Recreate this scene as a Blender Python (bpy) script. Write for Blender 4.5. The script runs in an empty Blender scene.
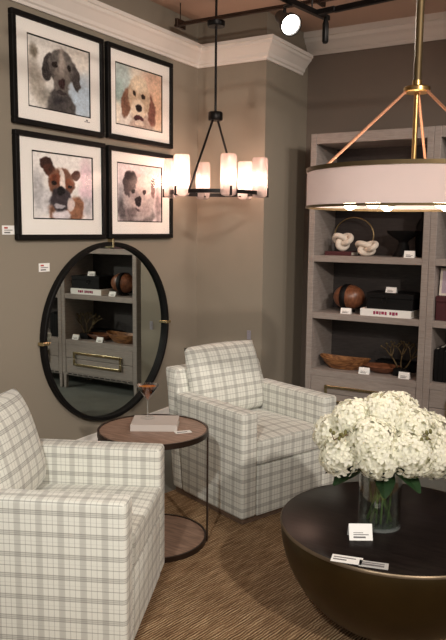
import bpy, bmesh, math, random
from mathutils import Vector, Matrix, noise
random.seed(7)
PI = math.pi
sc = bpy.context.scene
COL = sc.collection

# ---------------------------------------------------------------- helpers
def new(): return bmesh.new()

def obj(name, bm, mats, parent=None, smooth=False, loc=None, rot=None, uv=False, angle=None):
    me = bpy.data.meshes.new(name)
    bmesh.ops.recalc_face_normals(bm, faces=bm.faces)
    if uv: box_uv(bm)
    bm.to_mesh(me); bm.free()
    if not isinstance(mats, (list, tuple)): mats = [mats]
    for m in mats: me.materials.append(m)
    if smooth:
        for p in me.polygons: p.use_smooth = True
        if angle is not None:
            me.set_sharp_from_angle(angle=math.radians(angle))
    o = bpy.data.objects.new(name, me); COL.objects.link(o)
    if parent is not None: o.parent = parent
    if loc is not None: o.location = loc
    if rot is not None: o.rotation_euler = rot
    return o

def box_uv(bm):
    lay = bm.loops.layers.uv.verify()
    for f in bm.faces:
        n = f.normal; a = max(range(3), key=lambda i: abs(n[i]))
        for l in f.loops:
            c = l.vert.co
            l[lay].uv = (c[1], c[2]) if a == 0 else ((c[0], c[2]) if a == 1 else (c[0], c[1]))

def thing(name, label, cat, loc=(0, 0, 0), rz=0.0, group=None):
    o = bpy.data.objects.new(name, None); COL.objects.link(o)
    o.empty_display_size = 0.05
    o.location = loc; o.rotation_euler = (0, 0, rz)
    return tag(o, label, cat, group)

def tag(o, label, cat, group=None):
    o['label'] = label; o['category'] = cat
    if group: o['group'] = group
    return o

def struct(name, bm, m, **k):
    o = obj(name, bm, m, **k); o['kind'] = 'structure'; return o

def dup(root, loc, rz, label, group=None):
    r = root.copy(); COL.objects.link(r); r.location = loc; r.rotation_euler = (0, 0, rz); r['label'] = label
    if group: r['group'] = group
    for ch in list(root.children):
        c = ch.copy(); COL.objects.link(c); c.parent = r
        for g in list(ch.children):
            d = g.copy(); COL.objects.link(d); d.parent = c
    return r

def box(bm, x0, x1, y0, y1, z0, z1, mi=0, bevel=0.0, seg=2, M=None):
    vs = [bm.verts.new((x, y, z)) for x in (x0, x1) for y in (y0, y1) for z in (z0, z1)]
    q = [(0, 1, 3, 2), (4, 6, 7, 5), (0, 4, 5, 1), (2, 3, 7, 6), (0, 2, 6, 4), (1, 5, 7, 3)]
    fs = [bm.faces.new([vs[i] for i in f]) for f in q]
    for f in fs: f.material_index = mi
    if M is not None:
        for v in vs: v.co = M @ v.co
    if bevel > 0:
        es = list({e for f in fs for e in f.edges})
        bmesh.ops.bevel(bm, geom=es, offset=bevel, segments=seg, profile=0.5, affect='EDGES', clamp_overlap=True)

def prism(bm, prof, y0, y1, bevel=0.0, seg=3, mi=0):
    """profile in x-z extruded along y"""
    a = [bm.verts.new((x, y0, z)) for x, z in prof]; b = [bm.verts.new((x, y1, z)) for x, z in prof]
    n = len(prof); fs = [bm.faces.new(a), bm.faces.new(b[::-1])]
    for i in range(n): fs.append(bm.faces.new((a[i], b[i], b[(i + 1) % n], a[(i + 1) % n])))
    for f in fs: f.material_index = mi
    bmesh.ops.recalc_face_normals(bm, faces=fs)
    if bevel > 0:
        es = list({e for f in fs for e in f.edges})
        bmesh.ops.bevel(bm, geom=es, offset=bevel, segments=seg, profile=0.5, affect='EDGES', clamp_overlap=True)

def lathe(bm, prof, n=48, c=(0, 0, 0), mi=0, close=False, sx=1.0, sy=1.0):
    """profile (r,z) list revolved about z; r=0 ends make caps"""
    rings = []
    for r, z in prof:
        if r <= 1e-6: rings.append([bm.verts.new((c[0], c[1], c[2] + z))])
        else: rings.append([bm.verts.new((c[0] + sx * r * math.cos(2 * PI * i / n), c[1] + sy * r * math.sin(2 * PI * i / n), c[2] + z)) for i in range(n)])
    pairs = list(zip(rings[:-1], rings[1:]))
    if close: pairs.append((rings[-1], rings[0]))
    for A, B in pairs:
        for i in range(n):
            j = (i + 1) % n
            if len(A) == 1 and len(B) == 1: continue
            if len(A) == 1: f = bm.faces.new((A[0], B[j], B[i]))
            elif len(B) == 1: f = bm.faces.new((A[i], A[j], B[0]))
            else: f = bm.faces.new((A[i], A[j], B[j], B[i]))
            f.material_index = mi

def tube(bm, pts, r, n=8, mi=0, closed=False, flat=1.0):
    pts = [Vector(p) for p in pts]
    rr = r if isinstance(r, (list, tuple)) else [r] * len(pts)
    rings = []; up = None
    N = len(pts)
    for i, p in enumerate(pts):
        if closed: t = pts[(i + 1) % N] - pts[i - 1]
        else: t = pts[min(i + 1, N - 1)] - pts[max(i - 1, 0)]
        t.normalize()
        if up is None:
            up = Vector((0, 0, 1)) if abs(t.z) < 0.9 else Vector((1, 0, 0))
        s = t.cross(up).normalized(); up = s.cross(t).normalized()
        rings.append([bm.verts.new(p + (s * math.cos(2 * PI * k / n) + up * flat * math.sin(2 * PI * k / n)) * rr[i]) for k in range(n)])
    rng = range(N) if closed else range(N - 1)
    for i in rng:
        A, B = rings[i], rings[(i + 1) % N]
        for k in range(n):
            f = bm.faces.new((A[k], A[(k + 1) % n], B[(k + 1) % n], B[k])); f.material_index = mi
    if not closed:
        bm.faces.new(rings[0][::-1]).material_index = mi; bm.faces.new(rings[-1]).material_index = mi

def ball(bm, c, r, seg=16, mi=0, s=(1, 1, 1)):
    M = Matrix.Translation(c) @ Matrix.Diagonal((r * s[0], r * s[1], r * s[2], 1))
    res = bmesh.ops.create_uvsphere(bm, u_segments=seg, v_segments=max(6, seg // 2), radius=1, matrix=M)
    for v in res['verts']:
        for f in v.link_faces: f.material_index = mi

def bez(p0, p1, p2, n=8):
    p0, p1, p2 = Vector(p0), Vector(p1), Vector(p2)
    return [(p0 * (1 - t) ** 2 + p1 * 2 * t * (1 - t) + p2 * t * t) for t in [i / n for i in range(n + 1)]]

# ---------------------------------------------------------------- materials
def lin(c):
    return tuple(((v / 255) / 12.92 if v / 255 <= 0.04045 else ((v / 255 + 0.055) / 1.055) ** 2.4) for v in c) + (1.0,)

class NT:
    def __init__(s, name):
        s.m = bpy.data.materials.new(name); s.m.use_nodes = True
        s.t = s.m.node_tree; s.t.nodes.clear(); s.out = s.t.nodes.new('ShaderNodeOutputMaterial')
    def n(s, typ, **k):
        nd = s.t.nodes.new('ShaderNode' + typ)
        for a, b in k.items(): setattr(nd, a, b)
        return nd
    def l(s, a, b): s.t.links.new(a, b)
    def val(s, sock, v):
        if hasattr(v, 'is_linked') or isinstance(v, bpy.types.NodeSocket): s.l(v, sock)
        else: sock.default_value = v
    def math(s, op, a, b=0.0, c=0.0):
        nd = s.n('Math', operation=op)
        for i, v in enumerate((a, b, c)): s.val(nd.inputs[i], v)
        return nd.outputs[0]
    def mix(s, f, a, b):
        nd = s.n('Mix', data_type='RGBA'); s.val(nd.inputs[0], f); s.val(nd.inputs[6], a); s.val(nd.inputs[7], b); return nd.outputs[2]
    def bsdf(s, color, rough=0.5, metal=0.0, **k):
        b = s.n('BsdfPrincipled'); s.val(b.inputs['Base Color'], color); s.val(b.inputs['Roughness'], rough); b.inputs['Metallic'].default_value = metal
        for a, v in k.items(): b.inputs[a.replace('_', ' ')].default_value = v
        return b
    def end(s, sh): s.l(sh, s.out.inputs[0]); return s.m
    def noise(s, vec, scale, detail=3, rough=0.5):
        nd = s.n('TexNoise'); s.l(vec, nd.inputs['Vector']); nd.inputs['Scale'].default_value = scale; nd.inputs['Detail'].default_value = detail; nd.inputs['Roughness'].default_value = rough
        return nd.outputs[0]
    def bump(s, b, h, strength=0.3, dist=0.01):
        nd = s.n('Bump'); nd.inputs['Strength'].default_value = strength; nd.inputs['Distance'].default_value = dist; s.l(h, nd.inputs['Height']); s.l(nd.outputs[0], b.inputs['Normal'])

def plain(name, rgb, rough=0.5, metal=0.0, var=0.06, scale=8.0, bump=0.0, **k):
    t = NT(name); co = t.n('TexCoord').outputs['Object']
    nz = t.noise(co, scale, 4)
    c = lin(rgb); d = tuple(v * (1 - var * 2) for v in c[:3]) + (1,); e = tuple(min(1, v * (1 + var)) for v in c[:3]) + (1,)
    b = t.bsdf(t.mix(nz, d, e), rough, metal, **k)
    if bump: t.bump(b, t.noise(co, scale * 12, 3), bump, 0.004)
    return t.end(b.outputs[0])

def wood(name, a, b_, scale=(2, 18, 18), rough=0.55, spec=0.5):
    t = NT(name); co = t.n('TexCoord').outputs['Object']
    mp = t.n('Mapping'); mp.inputs['Scale'].default_value = scale; t.l(co, mp.inputs[0])
    n1 = t.noise(mp.outputs[0], 3.0, 6, 0.6)
    r = t.n('MapRange', interpolation_type='SMOOTHSTEP'); r.inputs[1].default_value = 0.33; r.inputs[2].default_value = 0.68; t.l(n1, r.inputs[0])
    b = t.bsdf(t.mix(r.outputs[0], lin(a), lin(b_)), rough, 0, Specular_IOR_Level=spec)
    t.bump(b, n1, 0.15, 0.002)
    return t.end(b.outputs[0])

def emit(name, rgb, s):
    t = NT(name); e = t.n('Emission'); e.inputs[0].default_value = lin(rgb); e.inputs[1].default_value = s
    return t.end(e.outputs[0])

def glass(name, tint=(250, 252, 250), gl=1.0, ior=1.45, rough=0.0, power=5.0):
    t = NT(name); tr = t.n('BsdfTransparent'); tr.inputs[0].default_value = lin(tint)
    g = t.n('BsdfGlossy'); g.inputs['Roughness'].default_value = rough
    lw = t.n('LayerWeight'); lw.inputs[0].default_value = 0.5
    f0 = ((ior - 1) / (ior + 1)) ** 2
    fr = t.math('ADD', f0, t.math('MULTIPLY', 1 - f0, t.math('POWER', lw.outputs['Facing'], power)))
    mx = t.n('MixShader'); t.l(t.math('MULTIPLY', fr, gl), mx.inputs[0]); t.l(tr.outputs[0], mx.inputs[1]); t.l(g.outputs[0], mx.inputs[2])
    return t.end(mx.outputs[0])

def plaid_mat(name):
    t = NT(name); uv = t.n('TexCoord').outputs['UV']
    sp = t.n('SeparateXYZ'); t.l(uv, sp.inputs[0])
    co = t.n('TexCoord').outputs['Object']
    P = 0.078
    def stripes(u, spec):
        acc = None
        fr = t.math('FRACT', t.math('DIVIDE', t.math('ADD', u, 10.0), P))
        for c, hw, soft, amt in spec:
            d = t.math('ABSOLUTE', t.math('SUBTRACT', fr, c))
            r = t.n('MapRange', interpolation_type='SMOOTHSTEP'); t.l(d, r.inputs[0])
            r.inputs[1].default_value = hw - soft; r.inputs[2].default_value = hw + soft; r.inputs[3].default_value = amt; r.inputs[4].default_value = 0.0
            acc = r.outputs[0] if acc is None else t.math('MAXIMUM', acc, r.outputs[0])
        return acc
    sv = stripes(sp.outputs[0], [(0.25, 0.13, 0.05, 0.33), (0.12, 0.012, 0.01, 0.45), (0.38, 0.012, 0.01, 0.45), (0.62, 0.014, 0.01, 0.42), (0.88, 0.014, 0.01, 0.42)])
    sh = stripes(sp.outputs[1], [(0.25, 0.11, 0.04, 0.24), (0.16, 0.016, 0.012, 0.75), (0.25, 0.014, 0.012, 0.6), (0.34, 0.016, 0.012, 0.75), (0.72, 0.016, 0.012, 0.62), (0.9, 0.01, 0.01, 0.25)])
    f = t.math('SUBTRACT', t.math('ADD', sv, sh), t.math('MULTIPLY', sv, sh))
    weave = t.noise(co, 420, 2)
    f = t.math('MULTIPLY', f, t.math('ADD', 0.78, t.math('MULTIPLY', weave, 0.4)))
    base = t.mix(weave, lin((214, 215, 206)), lin((239, 240, 232)))
    b = t.bsdf(t.mix(f, base, lin((104, 101, 98))), 0.9, 0, Sheen_Weight=0.25, Specular_IOR_Level=0.2)
    t.bump(b, t.noise(co, 700, 2), 0.25, 0.002)
    return t.end(b.outputs[0])

def rug_mat():
    t = NT('jute_weave'); co = t.n('TexCoord').outputs['Object']
    mp = t.n('Mapping'); mp.inputs['Scale'].default_value = (130, 7, 1); t.l(co, mp.inputs[0])
    n1 = t.noise(mp.outputs[0], 1.0, 4, 0.65)
    mp2 = t.n('Mapping'); mp2.inputs['Scale'].default_value = (260, 110, 1); t.l(co, mp2.inputs[0])
    n2 = t.noise(mp2.outputs[0], 1.0, 2)
    big = t.noise(co, 2.2, 3)
    wv = t.n('TexWave', wave_type='BANDS', bands_direction='X'); wv.inputs['Scale'].default_value = 26; wv.inputs['Distortion'].default_value = 3.5; wv.inputs['Detail'].default_value = 2; t.l(co, wv.inputs[0])
    r = t.n('ValToRGB'); t.l(t.math('ADD', t.math('MULTIPLY', n1, 0.62), t.math('ADD', t.math('MULTIPLY', n2, 0.20), t.math('MULTIPLY', wv.outputs['Fac'], 0.20))), r.inputs[0])
    e = r.color_ramp.elements
    e[0].position = 0.34; e[0].color = lin((70, 52, 36)); e[1].position = 0.68; e[1].color = lin((208, 182, 146))
    for p, c in ((0.46, (114, 88, 64)), (0.56, (158, 129, 98))):
        x = e.new(p); x.color = lin(c)
    col = t.mix(t.math('MULTIPLY', big, 0.35), r.outputs[0], lin((126, 96, 68)))
    b = t.bsdf(col, 0.95, 0, Specular_IOR_Level=0.1)
    t.bump(b, t.math('ADD', wv.outputs['Fac'], t.math('MULTIPLY', n1, 1.2)), 0.55, 0.008)
    return t.end(b.outputs[0])

def attr_mat(name):
    t = NT(name); a = t.n('VertexColor'); a.layer_name = 'paint'
    b = t.bsdf(a.outputs[0], 0.8, 0, Specular_IOR_Level=0.2)
    return t.end(b.outputs[0])

def petal_mat():
    t = NT('hydrangea_petal'); co = t.n('TexCoord').outputs['Object']
    c = t.mix(t.noise(co, 40, 2), lin((244, 244, 222)), lin((253, 252, 246)))
    b = t.bsdf(c, 0.6, 0, Specular_IOR_Level=0.2)
    tr = t.n('BsdfTranslucent'); t.l(c, tr.inputs[0])
    mx = t.n('MixShader'); mx.inputs[0].default_value = 0.35; t.l(b.outputs[0], mx.inputs[1]); t.l(tr.outputs[0], mx.inputs[2])
    return t.end(mx.outputs[0])

def shade_mat(name, rgb, trans=0.5, rough=0.6):
    t = NT(name)
    b = t.bsdf(lin(rgb), rough)
    tr = t.n('BsdfTranslucent'); tr.inputs[0].default_value = lin(rgb)
    mx = t.n('MixShader'); mx.inputs[0].default_value = trans; t.l(b.outputs[0], mx.inputs[1]); t.l(tr.outputs[0], mx.inputs[2])
    return t.end(mx.outputs[0])

def frost_mat():
    t = NT('frosted_glass')
    tr = t.n('BsdfTranslucent'); tr.inputs[0].default_value = lin((255, 248, 248))
    tp = t.n('BsdfTransparent'); tp.inputs[0].default_value = lin((255, 250, 248))
    g = t.n('BsdfGlossy'); g.inputs['Roughness'].default_value = 0.25
    m1 = t.n('MixShader'); m1.inputs[0].default_value = 0.68; t.l(tr.outputs[0], m1.inputs[1]); t.l(tp.outputs[0], m1.inputs[2])
    m2 = t.n('MixShader'); m2.inputs[0].default_value = 0.07; t.l(m1.outputs[0], m2.inputs[1]); t.l(g.outputs[0], m2.inputs[2])
    return t.end(m2.outputs[0])

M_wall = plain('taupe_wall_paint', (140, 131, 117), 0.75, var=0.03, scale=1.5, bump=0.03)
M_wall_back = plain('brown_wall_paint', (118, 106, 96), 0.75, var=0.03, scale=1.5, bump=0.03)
M_trim = plain('white_trim_paint', (226, 221, 215), 0.5, var=0.02, scale=3)
M_ceil = plain('ceiling_paint', (196, 170, 152), 0.85, var=0.05, scale=2)
M_floor = plain('grey_carpet', (112, 114, 108), 0.9, var=0.16, scale=6, bump=0.2)
M_rug = rug_mat()
M_plaid = plaid_mat('cream_plaid_fabric')
M_plinth = wood('brown_plinth_wood', (92, 74, 62), (118, 96, 80), (3, 30, 30))
M_black = plain('black_frame', (13, 12, 12), 0.6, var=0.1, scale=20, Specular_IOR_Level=0.2)
M_blackmetal = plain('black_metal', (24, 22, 22), 0.4, 0.6, var=0.1)
M_mat = plain('white_mat_board', (244, 241, 236), 0.85, var=0.01)
M_paint = attr_mat('watercolour_print')
M_pane = glass('picture_glass', (255, 255, 255), 0.35, 1.35, rough=0.13)
M_mirror = NT('silvered_mirror'); M_mirror = M_mirror.end(M_mirror.bsdf(lin((212, 222, 218)), 0.0, 1.0).outputs[0])
M_brass = plain('brushed_brass', (196, 160, 104), 0.32, 1.0, var=0.08, scale=30)
M_palebrass = plain('pale_brass', (206, 190, 150), 0.25, 1.0, var=0.05, scale=30)
M_copper = plain('copper_rope', (206, 150, 118), 0.5, 0.5, var=0.15, scale=120)
M_antbrass = plain('antique_brass', (110, 94, 68), 0.55, 0.85, var=0.15, scale=20)
M_shelf = wood('grey_washed_oak', (142, 131, 125), (157, 147, 140), (4, 4, 40))
M_shelf_shade = wood('shaded_grey_oak', (50, 44, 43), (62, 55, 53), (4, 4, 40))  # same oak darkened: shade inside the bookcase put into the colour
M_tabletop = wood('espresso_wood_top', (22, 17, 16), (34, 28, 26), (3, 22, 22), 0.28, 0.12)
M_bowl = plain('bronze_drum', (70, 56, 30), 0.42, 0.75, var=0.22, scale=7)
M_sidewood = wood('walnut_inlay', (118, 92, 76), (158, 128, 110), (3, 22, 22), 0.4)
M_bronze = plain('dark_bronze', (64, 50, 42), 0.4, 0.7, var=0.1)
M_vglass = glass('clear_vase_glass', (252, 254, 253), 1.9, 1.5, power=3.0)
M_water = glass('vase_water', (250, 252, 250), 0.3, 1.33)
M_clear = glass('thin_glass', (252, 252, 252), 1.6, 1.5, power=3.0)
M_petal = petal_mat()
_t = NT('glass_edge_glint'); _a = _t.n('BsdfTransparent'); _g = _t.bsdf(lin((214, 222, 220)), 0.12); _m = _t.n('MixShader'); _m.inputs[0].default_value = 0.12; _t.l(_a.outputs[0], _m.inputs[1]); _t.l(_g.outputs[0], _m.inputs[2]); M_edge_glint = _t.end(_m.outputs[0])  # whitish film imitating the bright light caught along glass edges
M_leaf = plain('dark_green_leaf', (32, 62, 30), 0.5, var=0.25, scale=30)
M_stem = plain('green_stem', (82, 104, 56), 0.5, var=0.2, scale=30)
M_twig = plain('brown_twig', (98, 76, 48), 0.8, var=0.2, scale=40)
M_bud = plain('olive_bud', (112, 108, 62), 0.7, var=0.2, scale=40)
M_card = plain('white_card', (244, 243, 240), 0.6, var=0.01)
M_print = plain('grey_print', (110, 108, 110), 0.7, var=0.05)
M_redprint = plain('red_print', (176, 60, 56), 0.7, var=0.05)
M_frost = frost_mat(); M_rim = plain('worn_metal_rim', (128, 112, 92), 0.4, 0.8, var=0.2, scale=20); M_swp = plain('grey_plastic', (150, 146, 156), 0.5, var=0.02)
M_drum = shade_mat('white_drum_fabric', (226, 214, 212), 0.35, 0.9)
M_filament = emit('candle_flame_bulb', (255, 226, 208), 32)
M_bulb = emit('pendant_bulb', (255, 226, 190), 30)
M_spotface = emit('spot_face', (255, 246, 234), 22)
M_white = plain('white_plaster', (226, 214, 200), 0.8, var=0.08, scale=25, bump=0.2)
M_gold = plain('gold_ring', (196, 170, 124), 0.3, 1.0, var=0.1)
M_burg = plain('burgundy_cover', (72, 24, 30), 0.6, var=0.15)
M_dark = plain('matte_black', (12, 11, 12), 0.6, var=0.1, Specular_IOR_Level=0.2)
M_bowlwood = wood('honey_wood', (92, 54, 30), (166, 116, 72), (5, 24, 24), 0.4)
M_ballwood = wood('chestnut_wood', (98, 58, 38), (134, 86, 60), (5, 24, 24), 0.35)
M_page = plain('book_pages', (226, 220, 208), 0.8, var=0.05, scale=60)
M_cover = plain('grey_white_cover', (196, 188, 182), 0.55, var=0.03)
M_magenta = plain('magenta_print', (150, 40, 80), 0.6, var=0.05)
_t = NT('amber_cocktail'); _co = _t.n('TexCoord').outputs['Object']; _c = _t.mix(_t.noise(_co, 38, 3), lin((196, 84, 22)), lin((255, 190, 96))); _b = _t.bsdf(_c, 0.08); _tr = _t.n('BsdfTranslucent'); _t.l(_c, _tr.inputs[0]); _m = _t.n('MixShader'); _m.inputs[0].default_value = 0.45; _t.l(_b.outputs[0], _m.inputs[1]); _t.l(_tr.outputs[0], _m.inputs[2]); M_brandy = _t.end(_m.outputs[0])
M_lilac = plain('lilac_print', (188, 168, 182), 0.6, var=0.12, scale=12)

# ---------------------------------------------------------------- room shell
YC, XC, YB, ZC = 4.643, 0.588, 5.36, 3.08
bm = new(); box(bm, -0.1, 7.0, -2.2, YB + 0.1, -0.1, 0); struct('floor', bm, M_floor)
bm = new(); box(bm, -0.1, 7.0, -2.2, YB + 0.1, ZC, ZC + 0.1); struct('ceiling', bm, M_ceil)
bm = new(); box(bm, -0.1, 0, -2.2, YB + 0.1, 0, ZC); struct('wall_left', bm, M_wall)
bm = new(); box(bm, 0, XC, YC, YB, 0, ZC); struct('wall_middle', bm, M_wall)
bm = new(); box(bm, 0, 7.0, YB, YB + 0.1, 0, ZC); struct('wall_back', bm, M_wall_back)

def sweep(bm, path, prof):
    """profile (d,z): d = distance out from the wall into the room, room on the right of the path"""
    P = [Vector((p[0], p[1])) for p in path]; rows = []
    for i, p in enumerate(P):
        ns = []
        if i > 0: t = (P[i] - P[i - 1]).normalized(); ns.append(Vector((t.y, -t.x)))
        if i < len(P) - 1: t = (P[i + 1] - P[i]).normalized(); ns.append(Vector((t.y, -t.x)))
        if len(ns) == 2: m = (ns[0] + ns[1]).normalized(); m = m / m.dot(ns[0])
        else: m = ns[0]
        rows.append([bm.verts.new((p.x + m.x * d, p.y + m.y * d, z)) for d, z in prof])
    n = len(prof)
    for A, B in zip(rows[:-1], rows[1:]):
        for k in range(n): bm.faces.new((A[k], A[(k + 1) % n], B[(k + 1) % n], B[k]))
    bm.faces.new(rows[0]); bm.faces.new(rows[-1][::-1])

crown = [(0.0, 2.745), (0.014, 2.745), (0.018, 2.762), (0.028, 2.77), (0.034, 2.79), (0.07, 2.835), (0.082, 2.845), (0.088, 2.862), (0.098, 2.866), (0.098, 2.89), (0.0, 2.89)]
bm = new(); sweep(bm, [(0, -2.2), (0, YC), (XC, YC), (XC, 5.24)], crown); struct('trim_1', bm, M_trim)
crown2 = [(0, 2.915), (0.012, 2.915), (0.018, 2.94), (0.028, 2.948), (0.05, 2.985), (0.075, 3.005), (0.085, 3.03), (0.1, 3.036), (0.1, 3.079), (0, 3.079)]
bm = new(); sweep(bm, [(XC + 0.002, YB), (7.0, YB)], crown2); struct('trim_2', bm, M_trim)
base_p = [(0, 0), (0.018, 0), (0.018, 0.15), (0.012, 0.165), (0.01, 0.185), (0.0, 0.19)]
bm = new(); sweep(bm, [(0, -2.2), (0, YC), (XC, YC), (XC, YB)], base_p); struct('baseboard_left', bm, M_trim)
bm = new(); sweep(bm, [(XC + 0.02, YB), (7.0, YB)], base_p); struct('baseboard_back', bm, M_trim)

# rug
bm = new(); box(bm, -1.55, 1.75, -2.6, 1.45, 0.0, 0.012, bevel=0.005)
o = obj('jute_rug', bm, M_rug, loc=(2.15, 2.3, 0.0), rot=(0, 0, math.radians(-11)))
tag(o, 'brown woven jute rug lying under the armchairs and tables', 'rug')
RUG = 0.012

# ---------------------------------------------------------------- armchairs
def pillow(bm, w, h, t, nu=22, nv=20, p=3.2):
    """cushion in the y-z plane, thickness along x, bottom at z=0; UV follows the cloth"""
    lay = bm.loops.layers.uv.verify()
    def pt(a, b, s):
        k = max(0.0, (1 - abs(a) ** p)) ** 0.5 * max(0.0, (1 - abs(b) ** p)) ** 0.5
        y = a * w / 2 * (1 - 0.05 * (1 - abs(b)) * 0 - 0.03 * (1 - b * b) * -1 - 0.03)
        z = h / 2 + b * h / 2 * (1 - 0.04 * (1 - a * a) * -1 - 0.04)
        return (s * t / 2 * k, y, z)
    for s in (1, -1):
        g = [[bm.verts.new(pt(-1 + 2 * i / nu, -1 + 2 * j / nv, s)) for j in range(nv + 1)] for i in range(nu + 1)]
        for i in range(nu):
            for j in range(nv):
                f = bm.faces.new((g[i][j], g[i + 1][j], g[i + 1][j + 1], g[i][j + 1]))
                for l in f.loops: l[lay].uv = (l.vert.co.y, l.vert.co.z)
    bmesh.ops.remove_doubles(bm, verts=bm.verts, dist=1e-5)

CW = 0.705
def make_chair(loc, rz, label):
    t = thing('plaid_armchair', label, 'armchair', loc, rz, 'matching plaid armchairs')
    bm = new(); prism(bm, [(-0.014, 0), (-0.014, 0.03), (-0.615, 0.03), (-0.615, 0)], -CW / 2 + 0.014, CW / 2 - 0.014, 0.004, 1)
    obj('plinth', bm, M_plinth, t)
    a = 0.105
    for s in (-1, 1):
        bm = new()
        y0, y1 = sorted((s * CW / 2, s * (CW / 2 - a)))
        prism(bm, [(0, 0.03), (0, 0.593), (-0.60, 0.593), (-0.53, 0.03)], y0, y1, 0.016, 3)
        obj('arm', bm, M_plaid, t, smooth=True, uv=True)
    bm = new(); prism(bm, [(-0.527, 0.03), (-0.598, 0.593), (-0.635, 0.72), (-0.755, 0.72), (-0.712, 0.593), (-0.63, 0.03)], -CW / 2 + 0.001, CW / 2 - 0.001, 0.022, 3)
    for v in bm.verts: v.co.y *= 1 - 0.07 * max(0, min(1, (v.co.z - 0.45) / 0.25))
    obj('backrest', bm, M_plaid, t, smooth=True, uv=True)
    iw = CW / 2 - a
    bm = new(); prism(bm, [(-0.001, 0.03), (-0.001, 0.30), (-0.555, 0.30), (-0.526, 0.03)], -iw + 0.001, iw - 0.001, 0.006, 2)
    obj('seat_base', bm, M_plaid, t, smooth=True, uv=True)
    # seat cushion with rounded front and slight crown
    bm = new(); lay = bm.loops.layers.uv.verify()
    prism(bm, [(0.0, 0.302), (0.004, 0.435), (-0.57, 0.425), (-0.552, 0.302)], -iw + 0.004, iw - 0.004, 0.0)
    bmesh.ops.subdivide_edges(bm, edges=bm.edges[:], cuts=7, use_grid_fill=True)
    for v in bm.verts:
        if v.co.z > 0.41: v.co.z += 0.022 * (1 - (v.co.y / iw) ** 2) * max(0, 1 - ((v.co.x + 0.28) / 0.3) ** 2)
    sharp = [e for e in bm.edges if len(e.link_faces) == 2 and e.calc_face_angle(0) > 1.0]
    bmesh.ops.bevel(bm, geom=sharp, offset=0.026, segments=4, profile=0.5, affect='EDGES', clamp_overlap=True)
    obj('seat_cushion', bm, M_plaid, t, smooth=True, uv=True)
    bm = new(); pillow(bm, 0.54, 0.435, 0.16)
    obj('back_cushion', bm, M_plaid, t, smooth=True, loc=(-0.515, 0.0, 0.43), rot=(0, math.radians(-17), 0))
    return t

def chair_loc(corner, rz, sgn):   # corner = front top corner on side sgn*y
    c = Vector(corner); ax = Vector((-math.sin(rz), math.cos(rz)))
    p = c - ax * (sgn * CW / 2); return (p.x, p.y, RUG)
rzN, rzF = math.radians(25), math.radians(-20)
near = make_chair(chair_loc((1.590, 1.785), rzN, -1), rzN, 'cream plaid armchair in the foreground, turned towards the bowl coffee table')
far = dup(near, chair_loc((1.352, 3.015), rzF, -1), rzF, 'cream plaid armchair in front of the wall corner, beyond the side table')

# ---------------------------------------------------------------- side table
SX, SY, SZ, SR = 1.055, 2.655, 0.572, 0.262
t = thing('side_table', 'round walnut and bronze side table between the plaid armchairs', 'side table', (SX, SY, RUG))
st = SZ - RUG
bm = new(); lathe(bm, [(0, st - 0.02), (SR - 0.004, st - 0.02), (SR - 0.004, st), (0, st)], 64); obj('tabletop', bm, M_sidewood, t)
bm = new(); lathe(bm, [(SR - 0.004, st - 0.022), (SR + 0.006, st - 0.022), (SR + 0.006, st + 0.004), (SR - 0.004, st + 0.004)], 64, close=True); obj('rim', bm, M_bronze, t, smooth=True, angle=40)
bm = new(); lathe(bm, [(0, 0.0), (SR - 0.01, 0.0), (SR - 0.01, 0.02), (0, 0.02)], 64); obj('base', bm, M_sidewood, t)
bm = new(); lathe(bm, [(SR - 0.01, 0), (SR, 0), (SR, 0.024), (SR - 0.01, 0.024)], 64, close=True); obj('base_rim', bm, M_bronze, t, smooth=True, angle=40)
for ang in (28, 208):
    a = math.radians(ang); bm = new()
    box(bm, -0.004, 0.004, -0.013, 0.013, 0.005, st - 0.004, bevel=0.001, seg=1, M=Matrix.Rotation(a, 4, 'Z') @ Matrix.Translation((SR + 0.003, 0, 0)))
    obj('post', bm, M_bronze, t)

# book on side table
bk = thing('book', 'grey-white book lying on the round side table under the cocktail glass', 'book', (1.035, 2.70, SZ), math.radians(31))
bm = new(); box(bm, -0.112, 0.112, -0.088, 0.088, 0, 0.003); box(bm, -0.112, 0.112, -0.088, 0.088, 0.029, 0.032); box(bm, -0.112, 0.112, -0.088, -0.084, 0.003, 0.029); obj('cover', bm, M_cover, bk)
bm = new(); box(bm, -0.108, 0.108, -0.084, 0.084, 0.003, 0.029); obj('pages', bm, M_page, bk)
BZ = SZ + 0.032
# cocktail glass
gl = thing('cocktail_glass', 'stemmed cocktail glass with amber drink standing on the grey-white book', 'glass', (0.98, 2.71, BZ))
bm = new(); lathe(bm, [(0.0032, 0.09), (0.006, 0.092), (0.057, 0.168), (0.0555, 0.168), (0.004, 0.095), (0, 0.094)], 40); obj('glass_body', bm, M_clear, gl, smooth=True)
bm = new(); lathe(bm, [(0, 0.0), (0.036, 0.0), (0.036, 0.002), (0.008, 0.006), (0.0035, 0.014), (0.003, 0.0895), (0, 0.0895)], 32); obj('stem', bm, M_edge_glint, gl, smooth=True)
bm = new(); lathe(bm, [(0, 0.0965), (0.004, 0.0975), (0.0465, 0.157), (0, 0.157)], 40); obj('drink', bm, M_brandy, gl, smooth=True, angle=40)

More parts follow.
